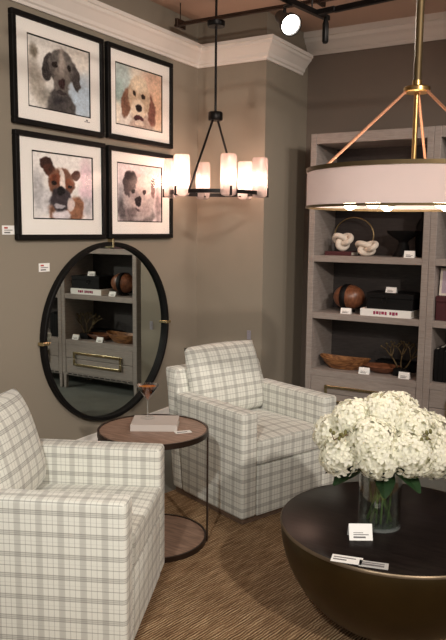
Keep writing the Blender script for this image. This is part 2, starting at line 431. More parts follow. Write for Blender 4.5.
# ---------------------------------------------------------------- coffee table
TX, TY, TZ, TR = 2.283, 2.545, 0.43, 0.432
t = thing('coffee_table', 'round bowl-shaped bronze coffee table with dark wood top', 'coffee table', (TX, TY, RUG))
tz = TZ - RUG
prof = [(0, 0.012)]
for i in range(15):
    a = (i / 14) * PI / 2
    prof.append((0.11 + (TR - 0.11 - 0.002) * math.sin(a), 0.012 + (tz - 0.03) * (1 - math.cos(a)) ** 0.86))
prof += [(TR - 0.004, tz - 0.012), (0, tz - 0.012)]
bm = new(); lathe(bm, prof, 96); obj('bowl_base', bm, M_bowl, t, smooth=True, angle=40)
bm = new(); lathe(bm, [(0, tz - 0.0115), (TR - 0.003, tz - 0.0115), (TR, tz - 0.008), (TR - 0.001, tz - 0.002), (TR - 0.005, tz), (0, tz)], 96); obj('tabletop', bm, M_tabletop, t, smooth=True, angle=30)
bm = new(); lathe(bm, [(TR - 0.004, tz - 0.013), (TR + 0.0015, tz - 0.011), (TR + 0.0015, tz - 0.004), (TR - 0.003, tz + 0.0004)], 96, close=True); obj('rim', bm, M_rim, t, smooth=True, angle=50)
bm = new(); lathe(bm, [(0, 0), (0.12, 0), (0.12, 0.0115), (0, 0.0115)], 64); obj('foot', bm, M_dark, t)

# ---------------------------------------------------------------- vase with hydrangeas
VX, VY = 2.245, 2.487
vz = thing('glass_vase', 'clear cylinder glass vase of white hydrangeas on the coffee table', 'vase', (VX, VY, TZ))
VR, VH = 0.079, 0.235
bm = new(); lathe(bm, [(0, 0), (VR - 0.003, 0), (VR, 0.003), (VR, VH), (VR - 0.004, VH), (VR - 0.004, 0.014), (0, 0.012)], 64); obj('vase_body', bm, M_vglass, vz, smooth=True, angle=40)
bm = new(); lathe(bm, [(0, 0.0145), (VR - 0.006, 0.0145), (VR - 0.006, 0.15), (0, 0.15)], 48); obj('water', bm, M_water, vz, smooth=True, angle=40)
bm = new(); lathe(bm, [(VR - 0.0045, VH - 0.001), (VR + 0.0008, VH - 0.001), (VR + 0.0008, VH + 0.003), (VR - 0.0045, VH + 0.003)], 48, close=True); obj('vase_rim_glint', bm, M_edge_glint, vz, smooth=True, angle=40)  # added ring, whitish tint imitates the light on the rim
bm = new(); lathe(bm, [(0.02, 0.001), (VR + 0.0008, 0.001), (VR + 0.0008, 0.009), (VR - 0.006, 0.012), (0.02, 0.009)], 48, close=True); obj('vase_base_glint', bm, M_edge_glint, vz, smooth=True, angle=40)  # added ring, whitish tint imitates the bright glow of the glass base

def floret_head(seed, R):
    rnd = random.Random(seed); bm = new()
    N = 120; ga = PI * (3 - 5 ** 0.5)
    for k in range(N):
        z = 1 - 2 * (k + 0.5) / N
        if z < -0.72: continue
        r = math.sqrt(1 - z * z); th = k * ga
        n = Vector((r * math.cos(th), r * math.sin(th), z)) + Vector((rnd.uniform(-.16, .16), rnd.uniform(-.16, .16), rnd.uniform(-.16, .16)))
        n.normalize()
        rad = R * rnd.uniform(0.88, 1.07)
        c = Vector((n.x * rad, n.y * rad, n.z * rad * 0.86))
        q = n.to_track_quat('Z', 'Y').to_matrix() @ Matrix.Rotation(rnd.uniform(0, PI), 3, 'Z')
        ps = R * rnd.uniform(0.20, 0.26)
        for j in range(4):
            m = q @ Matrix.Rotation(j * PI / 2, 3, 'Z')
            lift = rnd.uniform(-0.1, 0.45)
            def P(x, y, z): return bm.verts.new(c + m @ Vector((x * ps, y * ps, z * ps)))
            v = [P(0.04, 0, 0), P(0.5, -0.42, 0.10 + lift * .4), P(1.0, -0.30, lift * .8), P(1.12, 0.0, lift * .8 - .05), P(1.0, 0.30, lift * .8), P(0.5, 0.42, 0.10 + lift * .4), P(0.6, 0, 0.02 + lift * .3)]
            for a, b in ((0, 1), (1, 2), (2, 3), (3, 4), (4, 5), (5, 0)): bm.faces.new((v[6], v[a], v[b]))
    # inner green-white core so no gaps show through
    res = bmesh.ops.create_icosphere(bm, subdivisions=2, radius=R * 0.80, matrix=Matrix.Diagonal((1, 1, 0.86, 1)))
    return bm

def leaf_bm(L, W):
    bm = new(); n = 8; rows = []
    for i in range(n + 1):
        u = i / n; w = W * math.sin(PI * min(1, u * 0.93 + 0.04)) ** 0.8
        z = -0.35 * L * u * u
        rows.append([bm.verts.new((L * u, s * w, z + 0.25 * w * abs(s))) for s in (-1, -0.5, 0, 0.5, 1)])
    for A, B in zip(rows[:-1], rows[1:]):
        for k in range(4): bm.faces.new((A[k], A[k + 1], B[k + 1], B[k]))
    bmesh.ops.solidify(bm, geom=bm.faces[:], thickness=0.0012)
    return bm

heads = [floret_head(s, 0.078) for s in (11, 23, 37)]
head_me = []
for b in heads:
    me = bpy.data.meshes.new('flower_head'); b.to_mesh(me); b.free(); me.materials.append(M_petal); head_me.append(me)
leafb = leaf_bm(0.145, 0.042); leaf_me = bpy.data.meshes.new('leaf'); leafb.to_mesh(leaf_me); leafb.free(); leaf_me.materials.append(M_leaf)
# camera-aligned ground axes only used to choose natural places round the vase
rt = Vector((0.857, 0.515)); fw = Vector((-0.515, 0.857))
# (right, towards back, height above table, scale, label)
HY = [(-0.150, -0.06, 0.305, 1.02, 'white hydrangea at the left edge of the bouquet beside the armchair'),
      (-0.165, 0.05, 0.375, 0.95, 'white hydrangea at upper left of the bouquet below the twig'),
      (-0.055, -0.11, 0.405, 1.05, 'white hydrangea left of centre at the front of the bouquet'),
      (-0.035, -0.13, 0.325, 1.0, 'white hydrangea lowest at the front, just over the vase mouth'),
      (0.075, -0.125, 0.345, 1.08, 'white hydrangea right of centre at the front, above the vase rim'),
      (0.165, -0.07, 0.310, 1.05, 'white hydrangea at the lower right edge of the bouquet'),
      (0.185, 0.02, 0.385, 1.0, 'white hydrangea at the right edge, above the lowest right bloom'),
      (0.105, -0.05, 0.440, 1.05, 'white hydrangea at upper right of the bouquet'),
      (-0.105, 0.0, 0.470, 1.0, 'white hydrangea at the top left of the bouquet'),
      (0.005, -0.02, 0.505, 1.08, 'white hydrangea crowning the top middle of the bouquet'),
      (0.075, 0.07, 0.490, 1.0, 'white hydrangea behind the topmost bloom, to its right'),
      (-0.02, 0.14, 0.42, 1.0, 'white hydrangea at the back of the bouquet, facing the bookcase'),
      (0.12, 0.16, 0.36, 1.0, 'white hydrangea at the back right, hidden behind the front blooms')]
for i, (a, b, h, s, lab) in enumerate(HY):
    p = Vector((VX, VY)) + rt * a + fw * b
    h = 0.292 + (h - 0.30) * 0.70; p = Vector((VX, VY)) + rt * (a * 1.06 - 0.006) + fw * b; top = Vector((p.x, p.y, TZ + h))
    ang = i * 2.4; rb = 0.045
    foot = Vector((VX + rb * math.cos(ang), VY + rb * math.sin(ang), TZ + 0.022))
    t = thing('hydrangea_stem', lab, 'flower', foot, 0, 'white hydrangeas in the bouquet')
    tl = top - foot
    d2 = Vector((tl.x, tl.y)); 
    mouth = Vector((VX, VY)) + (Vector((p.x, p.y)) - Vector((VX, VY))) * 0.28
    ml = Vector((mouth.x - foot.x, mouth.y - foot.y, 0.215))
    pts = [Vector((0, 0, 0)), ml * 0.5, ml] + bez(ml, ml + Vector((0, 0, 0.06)), tl, 5)[1:]
    bm = new(); tube(bm, pts, 0.0042, 7); obj('stem', bm, M_stem, t, smooth=True)
    o = bpy.data.objects.new('flower_head', head_me[i % 3]); COL.objects.link(o); o.parent = t; o.location = tl; o.scale = (s, s, s)
    out = Vector((a * rt.x + b * fw.x, a * rt.y + b * fw.y, 0.12)).normalized()
    o.rotation_euler = (out.to_track_quat('Z', 'Y').to_matrix() @ Matrix.Rotation(i * 1.3, 3, 'Z')).to_euler()
    if i in (0, 1, 3, 4, 5, 6, 11, 12):
        az = math.atan2(out.y, out.x)
        lf = bpy.data.objects.new('leaf', leaf_me); COL.objects.link(lf); lf.parent = t
        lf.location = (ml.x + 0.012 * math.cos(az), ml.y + 0.012 * math.sin(az), ml.z + 0.008); lf.rotation_euler = (0.2 * (i % 3 - 1), math.radians(8 - 6 * (i % 3)), az + 0.25 * (i % 2))
# budded twigs
for k, (a0, b0, h0, a1, b1, h1, lab) in enumerate([(-0.04, -0.02, 0.30, -0.205, -0.15, 0.375, 'thin brown twig with buds poking out left of the hydrangeas'),
                                                  (0.05, -0.02, 0.30, 0.13, -0.165, 0.385, 'thin budded twig lying across the right side of the bouquet')]):
    f = Vector((VX, VY, TZ)); p0 = rt * a0 + fw * b0; p1 = rt * a1 + fw * b1
    t = thing('budded_twig', lab, 'twig', f)
    A = Vector((p0.x, p0.y, h0)); B = Vector((p1.x, p1.y, h1))
    ns = [Vector((0.01 * (1 - 2 * k), 0.0, 0.03)), Vector((0.0, 0.0, 0.2)), A]
    path = ns + bez(A, (A + B) / 2 + Vector((0, 0, 0.07)), B, 8)[1:]
    bm = new(); tube(bm, path, [0.003] * 4 + [0.0022] * (len(path) - 4), 6)
    tips = []
    for i, q in enumerate(path[5:]):
        d = Vector((random.uniform(-1, 1), random.uniform(-1, 1), random.uniform(-.2, 1))).normalized() * 0.035
        tube(bm, [q, q + d * 0.6, q + d], [0.0018, 0.0014, 0.001], 5); tips += [q + d, q + d * 0.6 + Vector((.006, 0, .006))]
    obj('branch', bm, M_twig, t, smooth=True)
    bm = new()
    for q in tips: ball(bm, q, 0.0062, 8, s=(1, 1, 1.3))
    b_ = obj('buds', bm, M_bud, t, smooth=True); b_['kind'] = 'stuff'

# ---------------------------------------------------------------- price tags
def price_tag(name, label, loc, rz, w=0.075, h=0.05, tilt=20, back=True, red=False, group='white price tags'):
    """folded tent card: front panel leans back, rear panel props it up"""
    t = math.radians(tilt); bm = new()
    R1 = Matrix.Rotation(t, 4, 'X')       # front panel leans away from -y viewer
    box(bm, -w / 2, w / 2, -0.0008, 0.0008, 0, h, 0, M=Matrix.Rotation(-t, 4, 'X'))
    d = 2 * h * math.sin(t)
    if back:
        box(bm, -w / 2, w / 2, -0.0008, 0.0008, 0, h, 0, M=Matrix.Translation((0, d, 0)) @ Matrix.Rotation(t, 4, 'X'))
    for (x0, x1, z0, z1, mi) in ((-0.32, 0.20, 0.14, 0.24, 1), (-0.32, 0.34, 0.32, 0.37, 1), (-0.32, 0.1, 0.44, 0.48, 1)):
        box(bm, x0 * w, x1 * w, -0.0014, -0.0008, z0 * h, z1 * h, 2 if red and z0 > .3 else mi, M=Matrix.Rotation(-t, 4, 'X'))
    o = obj(name, bm, [M_card, M_print, M_redprint], loc=loc, rot=(0, 0, rz)); tag(o, label, 'price tag', group); return o
# on the wall (flat, facing +x)
def wall_tag(y, z, w, h, label):
    bm = new(); box(bm, 0.0, 0.003, -w / 2, w / 2, -h / 2, h / 2)
    box(bm, 0.003, 0.0034, -w * .35, w * .15, -h * .35, -h * .2, 1); box(bm, 0.003, 0.0034, -w * .35, w * .35, -h * .05, h * .03, 1); box(bm, 0.003, 0.0034, -w * .35, -w * .05, h * .15, h * .33, 2)
    o = obj('price_tag', bm, [M_card, M_print, M_redprint], loc=(0, y, z)); tag(o, label, 'price tag', 'white price tags')
wall_tag(2.735, 1.519, 0.085, 0.05, 'white price tag on the wall left of the lower dog prints')
wall_tag(3.0, 1.301, 0.085, 0.05, 'white price tag on the wall above left of the round mirror')

sw = thing('wall_switch', 'small grey switch plate on the wall just above the far plaid armchair', 'switch', (0.479, YC, 0.735))
bm = new(); box(bm, -0.016, 0.016, -0.006, 0.0, -0.035, 0.035, bevel=0.002, seg=1); obj('plate', bm, M_swp, sw)
bm = new(); box(bm, -0.006, 0.006, -0.010, -0.0062, -0.014, 0.014, bevel=0.001, seg=1); obj('toggle', bm, M_swp, sw)

# ---------------------------------------------------------------- dog prints
def cl(a): return max(0.0, min(1.0, a))
def sm(a, b, x):
    t = cl((x - a) / (b - a)); return t * t * (3 - 2 * t)
def paint(fn, W, H, seed):
    nu, nv = 110, 86
    bm = new(); lay = bm.loops.layers.float_color.new('paint')
    g = [[bm.verts.new((0, (i / nu - .5) * W, (j / nv - .5) * H)) for j in range(nv + 1)] for i in range(nu + 1)]
    cols = {}
    for i in range(nu + 1):
        for j in range(nv + 1):
            u, v = i / nu, j / nv
            wx = noise.noise((u * 9, v * 9, seed)) * 0.028 + noise.noise((u * 24, v * 24, seed + 3)) * 0.014
            wy = noise.noise((u * 9 + 40, v * 9, seed)) * 0.028 + noise.noise((u * 24 + 9, v * 24, seed + 3)) * 0.014
            c = fn(u + wx, v + wy)
            lum = sum(c) / 765; na = 0.22 * (1 - lum) + 0.03; w = 1.05 + na * noise.noise((u * 26, v * 26, seed + 21)) + na * noise.noise((u * 15, v * 15, seed + 9)) + na * 0.8 * noise.noise((u * 40, v * 40, seed + 5))
            cols[(i, j)] = lin(tuple(max(0, min(255, x * w)) for x in c))
    for i in range(nu):
        for j in range(nv):
            f = bm.faces.new((g[i][j], g[i + 1][j], g[i + 1][j + 1], g[i][j + 1]))
            for l, k in zip(f.loops, ((i, j), (i + 1, j), (i + 1, j + 1), (i, j + 1))): l[lay] = cols[k]
    # thickness: a backing sheet
    box(bm, -0.003, -0.0005, -W / 2, W / 2, -H / 2, H / 2)
    for f in bm.faces:
        if f.index == -1: pass
    return bm
class Cv:
    def __init__(s, c): s.c = c
    def e(s, u, v, cx, cy, rx, ry, rot, col, soft=0.15, amt=1.0):
        a = math.radians(rot); x, y = u - cx, v - cy
        X = (x * math.cos(a) + y * math.sin(a)) / rx; Y = (-x * math.sin(a) + y * math.cos(a)) / ry
        soft *= 0.55 if soft < 0.45 else 1.0; k = (1 - sm(1 - soft, 1 + soft, math.hypot(X, Y))) * amt
        s.c = tuple(p * (1 - k) + q * k for p, q in zip(s.c, col)); return s
def dog_grey(u, v):
    c = Cv((226, 223, 218))
    c.e(u, v, .85, .25, .3, .4, 0, (176, 192, 206), .6).e(u, v, .12, .35, .12, .35, 20, (168, 160, 150), .6).e(u, v, .1, .78, .06, .1, 0, (120, 112, 100), .6).e(u, v, .3, .2, .12, .1, 0, (120, 116, 108), .7, .7).e(u, v, .8, .85, .3, .2, 0, (214, 208, 200), .5)
    c.e(u, v, .52, .02, .24, .30, 0, (78, 74, 72), .2).e(u, v, .50, .2, .15, .2, 0, (70, 66, 66), .3)
    c.e(u, v, .53, .80, .17, .10, 0, (94, 89, 86), .3).e(u, v, .31, .62, .085, .22, -10, (62, 57, 56), .2).e(u, v, .75, .57, .08, .22, 12, (70, 65, 64), .2)
    c.e(u, v, .53, .66, .21, .26, 0, (94, 89, 86), .15).e(u, v, .53, .50, .13, .25, 0, (124, 116, 110), .25).e(u, v, .47, .36, .06, .10, 0, (104, 98, 94), .5).e(u, v, .60, .36, .05, .10, 0, (104, 98, 94), .5).e(u, v, .53, .72, .05, .2, 0, (158, 148, 140), .5)
    c.e(u, v, .42, .68, .045, .045, 0, (34, 28, 26), .3).e(u, v, .65, .67, .045, .045, 0, (34, 28, 26), .3)
    c.e(u, v, .53, .42, .065, .08, 0, (58, 40, 40), .3).e(u, v, .53, .28, .09, .03, 0, (54, 48, 48), .4).e(u, v, .46, .15, .1, .05, 20, (50, 48, 50), .5)
    return c.c
def dog_gold(u, v):
    c = Cv((228, 220, 206))
    c.e(u, v, .12, .78, .2, .3, 0, (176, 190, 188), .5).e(u, v, .08, .55, .1, .2, 0, (158, 178, 174), .5).e(u, v, .85, .75, .3, .35, 0, (212, 178, 156), .5).e(u, v, .95, .4, .2, .4, 0, (214, 178, 150), .6)
    c.e(u, v, .50, .06, .3, .2, 0, (178, 158, 146), .3).e(u, v, .2, .12, .14, .12, 0, (220, 212, 204), .4)
    c.e(u, v, .22, .38, .10, .26, -8, (122, 88, 72), .3).e(u, v, .76, .34, .10, .28, 8, (118, 80, 70), .3)
    c.e(u, v, .49, .52, .24, .34, 0, (190, 168, 144), .15).e(u, v, .49, .74, .18, .14, 0, (214, 196, 172), .3).e(u, v, .47, .3, .15, .2, 0, (222, 206, 186), .3)
    c.e(u, v, .39, .56, .038, .042, 0, (40, 28, 24), .3).e(u, v, .59, .55, .038, .042, 0, (40, 28, 24), .3)
    c.e(u, v, .48, .33, .07, .07, 0, (36, 26, 28), .25).e(u, v, .49, .15, .11, .055, 0, (70, 40, 44), .3).e(u, v, .49, .08, .10, .04, 0, (206, 190, 176), .4)
    return c.c
def dog_brown(u, v):
    c = Cv((232, 228, 225))
    c.e(u, v, .08, .4, .1, .3, 0, (176, 174, 176), .6).e(u, v, .9, .55, .12, .4, 0, (222, 196, 206), .6).e(u, v, .92, .2, .1, .15, 0, (180, 176, 180), .6).e(u, v, .22, .25, .1, .2, 0, (196, 194, 196), .6)
    c.e(u, v, .53, .1, .3, .2, 0, (122, 86, 68), .2).e(u, v, .72, .16, .12, .2, 0, (140, 98, 76), .3).e(u, v, .45, .06, .16, .1, 0, (214, 206, 210), .3)
    c.e(u, v, .22, .84, .10, .10, -35, (54, 34, 30), .2).e(u, v, .28, .74, .10, .10, 0, (70, 42, 34), .3).e(u, v, .72, .70, .09, .075, 30, (78, 48, 40), .2)
    c.e(u, v, .46, .55, .22, .25, 8, (118, 82, 66), .15).e(u, v, .47, .6, .055, .2, 8, (226, 214, 206), .3).e(u, v, .36, .62, .08, .09, 0, (112, 62, 44), .4).e(u, v, .58, .55, .07, .09, 0, (120, 70, 48), .4)
    c.e(u, v, .45, .3, .18, .19, 0, (58, 52, 56), .25).e(u, v, .34, .55, .035, .035, 0, (24, 18, 18), .3).e(u, v, .59, .51, .035, .035, 0, (24, 18, 18), .3)
    c.e(u, v, .45, .43, .07, .08, 0, (24, 22, 24), .3).e(u, v, .43, .2, .10, .035, 0, (176, 172, 178), .4).e(u, v, .62, .22, .06, .1, 0, (206, 190, 186), .4)
    return c.c
def dog_mixed(u, v):
    c = Cv((226, 214, 216))
    c.e(u, v, .85, .8, .35, .35, 0, (220, 190, 190), .6).e(u, v, .1, .35, .1, .3, 0, (150, 146, 150), .6).e(u, v, .92, .25, .08, .3, 0, (150, 136, 138), .6)
    c.e(u, v, .45, .12, .38, .26, 0, (128, 120, 120), .2).e(u, v, .1, .2, .1, .2, 0, (90, 84, 86), .5).e(u, v, .45, .05, .2, .1, 0, (96, 86, 88), .4)
    c.e(u, v, .48, .42, .36, .42, 0, (176, 166, 166), .25).e(u, v, .28, .66, .16, .24, 0, (70, 62, 64), .15).e(u, v, .28, .80, .12, .06, 0, (50, 44, 46), .2).e(u, v, .60, .62, .20, .22, 0, (206, 190, 186), .2).e(u, v, .80, .62, .05, .18, 0, (120, 100, 98), .3)
    c.e(u, v, .46, .38, .2, .22, 0, (188, 174, 172), .25).e(u, v, .36, .46, .1, .1, 0, (160, 148, 148), .4)
    c.e(u, v, .60, .54, .045, .05, 0, (56, 44, 46), .3).e(u, v, .34, .53, .04, .04, 0, (26, 22, 24), .3)
    c.e(u, v, .46, .35, .075, .09, 0, (40, 32, 36), .25).e(u, v, .46, .2, .09, .03, 0, (74, 60, 64), .4).e(u, v, .62, .2, .12, .12, 0, (170, 156, 156), .5).e(u, v, .3, .16, .12, .1, 0, (110, 100, 102), .5)
    return c.c

def picture(y0, y1, z0, z1, py0, py1, pz0, pz1, fn, label, seed, sign=False):
    cy, cz = (y0 + y1) / 2, (z0 + z1) / 2
    t = thing('framed_dog_print', label, 'picture', (0, cy, cz), 0, 'framed dog prints on the wall')
    W, H = y1 - y0, z1 - z0; fwid = 0.03; D = 0.034
    bm = new()
    a, b = W / 2, H / 2
    for (ya, yb, za, zb) in ((-a, a, b - fwid, b), (-a, a, -b, -b + fwid), (-a, -a + fwid, -b + fwid, b - fwid), (a - fwid, a, -b + fwid, b - fwid)):
        box(bm, 0.001, D, ya, yb, za, zb, bevel=0.003, seg=1)
    obj('frame', bm, M_black, t)
    # mat: ring with bevelled opening
    pw0, pw1, ph0, ph1 = py0 - cy, py1 - cy, pz0 - cz, pz1 - cz
    bm = new(); ia, ib = a - fwid, b - fwid
    for (ya, yb, za, zb) in ((-ia, ia, ph1, ib), (-ia, ia, -ib, ph0), (-ia, pw0, ph0, ph1), (pw1, ia, ph0, ph1)):
        box(bm, 0.006, 0.018, ya, yb, za, zb)
    if sign:
        box(bm, 0.018, 0.0183, pw1 - 0.06, pw1 - 0.01, ph0 - 0.028, ph0 - 0.024, 1); box(bm, 0.018, 0.0183, pw1 - 0.045, pw1 - 0.03, ph0 - 0.022, ph0 - 0.012, 1)
    obj('mat', bm, [M_mat, M_print], t)
    bm = new(); k = 0.007
    for (ya, yb, za, zb) in ((pw0, pw1, ph1 - k, ph1), (pw0, pw1, ph0, ph0 + k), (pw0, pw0 + k, ph0 + k, ph1 - k), (pw1 - k, pw1, ph0 + k, ph1 - k)):
        box(bm, 0.0115, 0.0165, ya, yb, za, zb)
    obj('inner_fillet', bm, M_black, t)
    bm = paint(fn, pw1 - pw0 - 2 * k, ph1 - ph0 - 2 * k, seed)
    obj('print', bm, M_paint, t, loc=(0.012, (pw0 + pw1) / 2, (ph0 + ph1) / 2))
    bm = new(); box(bm, 0.022, 0.0235, -ia + .001, ia - .001, -ib + .001, ib - .001); obj('glass_pane', bm, M_pane, t)
picture(2.775, 3.522, 2.104, 2.704, 2.893, 3.408, 2.208, 2.604, dog_grey, 'framed print of a grey dog, above the brown dog print', 3.1, True)
picture(3.558, 4.272, 2.110, 2.704, 3.646, 4.162, 2.208, 2.602, dog_gold, 'framed print of a golden long-eared dog, upper right of the four', 7.7)
picture(2.778, 3.526, 1.464, 2.069, 2.908, 3.421, 1.583, 1.971, dog_brown, 'framed print of a brown dog with a white blaze, lower left of four', 12.4)
picture(3.556, 4.272, 1.467, 2.064, 3.655, 4.158, 1.578, 1.968, dog_mixed, 'framed print of a grey and white dog, beside the chandelier', 15.2)

# ---------------------------------------------------------------- round mirror
t = thing('round_mirror', 'round black-framed mirror with small brass clips hung under the dog prints', 'mirror', (0, 3.575, 0.853))
ay, az = 0.628, 0.592
RM = Matrix.Rotation(PI / 2, 4, 'Y')
def ering(bm, prof, n=96):
    """prof (k, x): k = inset from the outer edge"""
    rings = [[bm.verts.new((x, (ay - k) * math.cos(2 * PI * i / n), (az - k) * math.sin(2 * PI * i / n))) for i in range(n)] for k, x in prof]
    for q in range(len(rings)):
        A, B = rings[q], rings[(q + 1) % len(rings)]
        for i in range(n): bm.faces.new((A[i], A[(i + 1) % n], B[(i + 1) % n], B[i]))
bm = new(); ering(bm, [(0, 0.004), (0, 0.042), (0.003, 0.045), (0.022, 0.045), (0.025, 0.042), (0.025, 0.004)]); obj('frame', bm, M_black, t, smooth=True, angle=35)
bm = new(); n = 96
A = [bm.verts.new((0.016, (ay - .024) * math.cos(2 * PI * i / n), (az - .024) * math.sin(2 * PI * i / n))) for i in range(n)]
B = [bm.verts.new((0.006, (ay - .024) * math.cos(2 * PI * i / n), (az - .024) * math.sin(2 * PI * i / n))) for i in range(n)]
bm.faces.new(A); bm.faces.new(B[::-1])
for i in range(n): bm.faces.new((A[i], B[i], B[(i + 1) % n], A[(i + 1) % n]))
obj('mirror_glass', bm, M_mirror, t)
for (cy, cz, wy, wz) in ((0, az - 0.008, 0.009, 0.03), (ay - 0.012, 0, 0.028, 0.01), (-ay + 0.012, 0, 0.03, 0.01)):
    bm = new(); box(bm, 0.005, 0.051, cy - wy, cy + wy, cz - wz, cz + wz, bevel=0.003, seg=1); obj('clip', bm, M_palebrass, t)

# ---------------------------------------------------------------- bookcases
BX0, BX1, BY0, BY1, BH = 0.838, 1.745, 4.9, 5.325, 2.24
SHELF = [0.477, 0.917, 1.347, 1.777]
def bookcase(x0, label):
    W = BX1 - BX0; s = 0.046
    t = thing('bookcase', label, 'bookcase', (x0, BY0, 0), 0, 'grey oak bookcases along the back wall')
    D = BY1 - BY0
    for xa in (0, W - s):
        bm = new(); box(bm, xa, xa + s, 0, D, 0.15, BH, bevel=0.003, seg=1)
        xo = xa + s / 2
        obj('side_panel', bm, M_shelf, t)
    bm = new(); box(bm, s, W - s, D - 0.02, D - 0.002, 0.15, BH - 0.07); obj('back_panel', bm, M_shelf_shade, t)
    bm = new(); box(bm, s, W - s, 0.0, D - 0.02, BH - 0.075, BH - 0.001, bevel=0.003, seg=1); obj('top_panel', bm, M_shelf, t)
    for z in SHELF:
        bm = new(); box(bm, s, W - s, 0.002, D - 0.02, z - 0.048, z, bevel=0.002, seg=1); obj('shelf', bm, M_shelf, t)
    bm = new(); box(bm, 0.004, W - 0.004, 0.003, D - .02, 0.135, 0.158); 
    for i in range(12):
        xx = 0.05 + i * (W - .1) / 12; box(bm, xx, xx + 0.05, -0.003, 0.003, 0.143, 0.151, 1)
    obj('base_rail', bm, [M_shelf, M_dark], t)
    for za, zb in ((0.16, 0.298), (0.302, 0.428)):
        bm = new(); box(bm, s + 0.003, W - s - 0.003, 0.002, 0.03, za, zb, bevel=0.002, seg=1); dr = obj('drawer', bm, M_shelf, t)
        # half of the big rectangular pull on each drawer
        hx0, hx1 = 0.17, 0.75; bm = new(); up = za > 0.2
        ze = 0.302 + 0.066 if up else 0.298 - 0.062
        zi = 0.303 if up else 0.297
        lo, hi = (ze - .02, ze) if up else (ze, ze + .02)
        box(bm, hx0, hx1, -0.022, -0.008, lo, hi, bevel=.002, seg=1)
        for xx in (hx0, hx1 - 0.02): box(bm, xx, xx + 0.02, -0.022, -0.008, min(zi, ze), max(zi, ze), bevel=.002, seg=1)
        for xx in (hx0 + .02, hx1 - .03): box(bm, xx, xx + 0.01, -0.01, 0.004, lo + .002, hi - .002)
        obj('handle', bm, M_palebrass, dr)
    for xa in (0.006, W - 0.046):
        for ya in (0.006, D - 0.046):
            bm = new(); prism(bm, [(xa, 0.1355), (xa + .04, 0.1355), (xa + .033, 0), (xa + .007, 0)], ya, ya + .035, .002, 1); obj('leg', bm, M_shelf, t)
    return t
bc = bookcase(BX0, 'grey oak bookcase holding the knots, wooden ball and bowl')
bc2 = dup(bc, (1.7465, BY0, 0), 0, 'grey oak bookcase cut by the right edge, holding black books')

def at(x, y, z): return (x, y, z)
z2, z1, z0 = SHELF[2], SHELF[1], SHELF[0]
# shelf with the knots ------------------------------------------------
bkb = thing('book', 'burgundy book lying under the larger white knot sculpture', 'book', (1.045, 5.06, z2), math.radians(2))
bm = new(); box(bm, -0.105, 0.105, -0.085, 0.085, 0, 0.004); box(bm, -0.105, 0.105, -0.085, 0.085, 0.026, 0.03); box(bm, -0.105, 0.105, -0.085, -0.081, 0.004, 0.026); obj('cover', bm, M_burg, bkb)
bm = new(); box(bm, -0.101, 0.101, -0.081, 0.081, 0.004, 0.026); obj('pages', bm, M_page, bkb)
def knot(bm, R, r, sq=0.62, n=90):
    pts = []
    for i in range(n):
        a = 2 * PI * i / n
        x = math.sin(a) + 2 * math.sin(2 * a); y = math.cos(a) - 2 * math.cos(2 * a); z = -math.sin(3 * a)
        pts.append((x * R / 3, z * R * 0.36, y * R / 3 * sq * 1.25))
    tube(bm, pts, r, 12, closed=True)
    lo = min(v.co.z for v in bm.verts)
    for v in bm.verts: v.co.z -= lo
bm = new(); knot(bm, 0.070, 0.021, 0.66); o = obj('knot_sculpture', bm, M_white, loc=(1.05, 5.06, z2 + 0.031), rot=(0, 0, 0.2), smooth=True)
tag(o, 'white knot sculpture standing on the burgundy book', 'sculpture', 'white knot sculptures')
bm = new(); knot(bm, 0.086, 0.021, 0.40); o = obj('knot_sculpture', bm, M_white, loc=(1.255, 5.02, z2 + 0.001), rot=(0, 0, -0.15), smooth=True)
tag(o, 'low white knot sculpture in front of the gold ring', 'sculpture', 'white knot sculptures')
rg = thing('ring_sculpture', 'gold ring sculpture standing behind the white knots', 'sculpture', (1.085, 5.2, z2))
bm = new(); tube(bm, [(0.158 * math.cos(2 * PI * i / 60), 0, 0.148 + 0.138 * math.sin(2 * PI * i / 60)) for i in range(60)], 0.0055, 10, closed=True); obj('ring', bm, M_gold, rg, smooth=True)
bm = new(); box(bm, -0.07, 0.07, -0.04, 0.04, 0, 0.024, bevel=0.003, seg=1); obj('base', bm, M_dark, rg)
# dark footed bowl
bm = new(); lathe(bm, [(0, 0), (0.075, 0), (0.07, 0.012), (0.045, 0.06), (0.032, 0.1), (0.04, 0.118), (0.115, 0.17), (0.123, 0.19), (0.117, 0.19), (0.105, 0.172), (0.02, 0.135), (0, 0.133)], 40)
o = obj('footed_bowl', bm, M_dark, loc=(1.50, 5.11, z2), smooth=True, angle=50); tag(o, 'black footed bowl on the shelf beside the low white knot', 'bowl')
bm = new(); lathe(bm, [(0, 0), (0.048, 0), (0.062, 0.02), (0.068, 0.16), (0.06, 0.24), (0.03, 0.29), (0.028, 0.33), (0.036, 0.345), (0.03, 0.345), (0.02, 0.32), (0, 0.3)], 32)
o = obj('tall_vase', bm, M_dark, loc=(1.625, 5.215, z2), smooth=True, angle=50); tag(o, 'tall matte black vase at the right end of the knot shelf', 'vase')
price_tag('price_tag', 'white price tag in front of the black footed bowl', (1.60, 4.925, z2), 0, 0.075, 0.052)
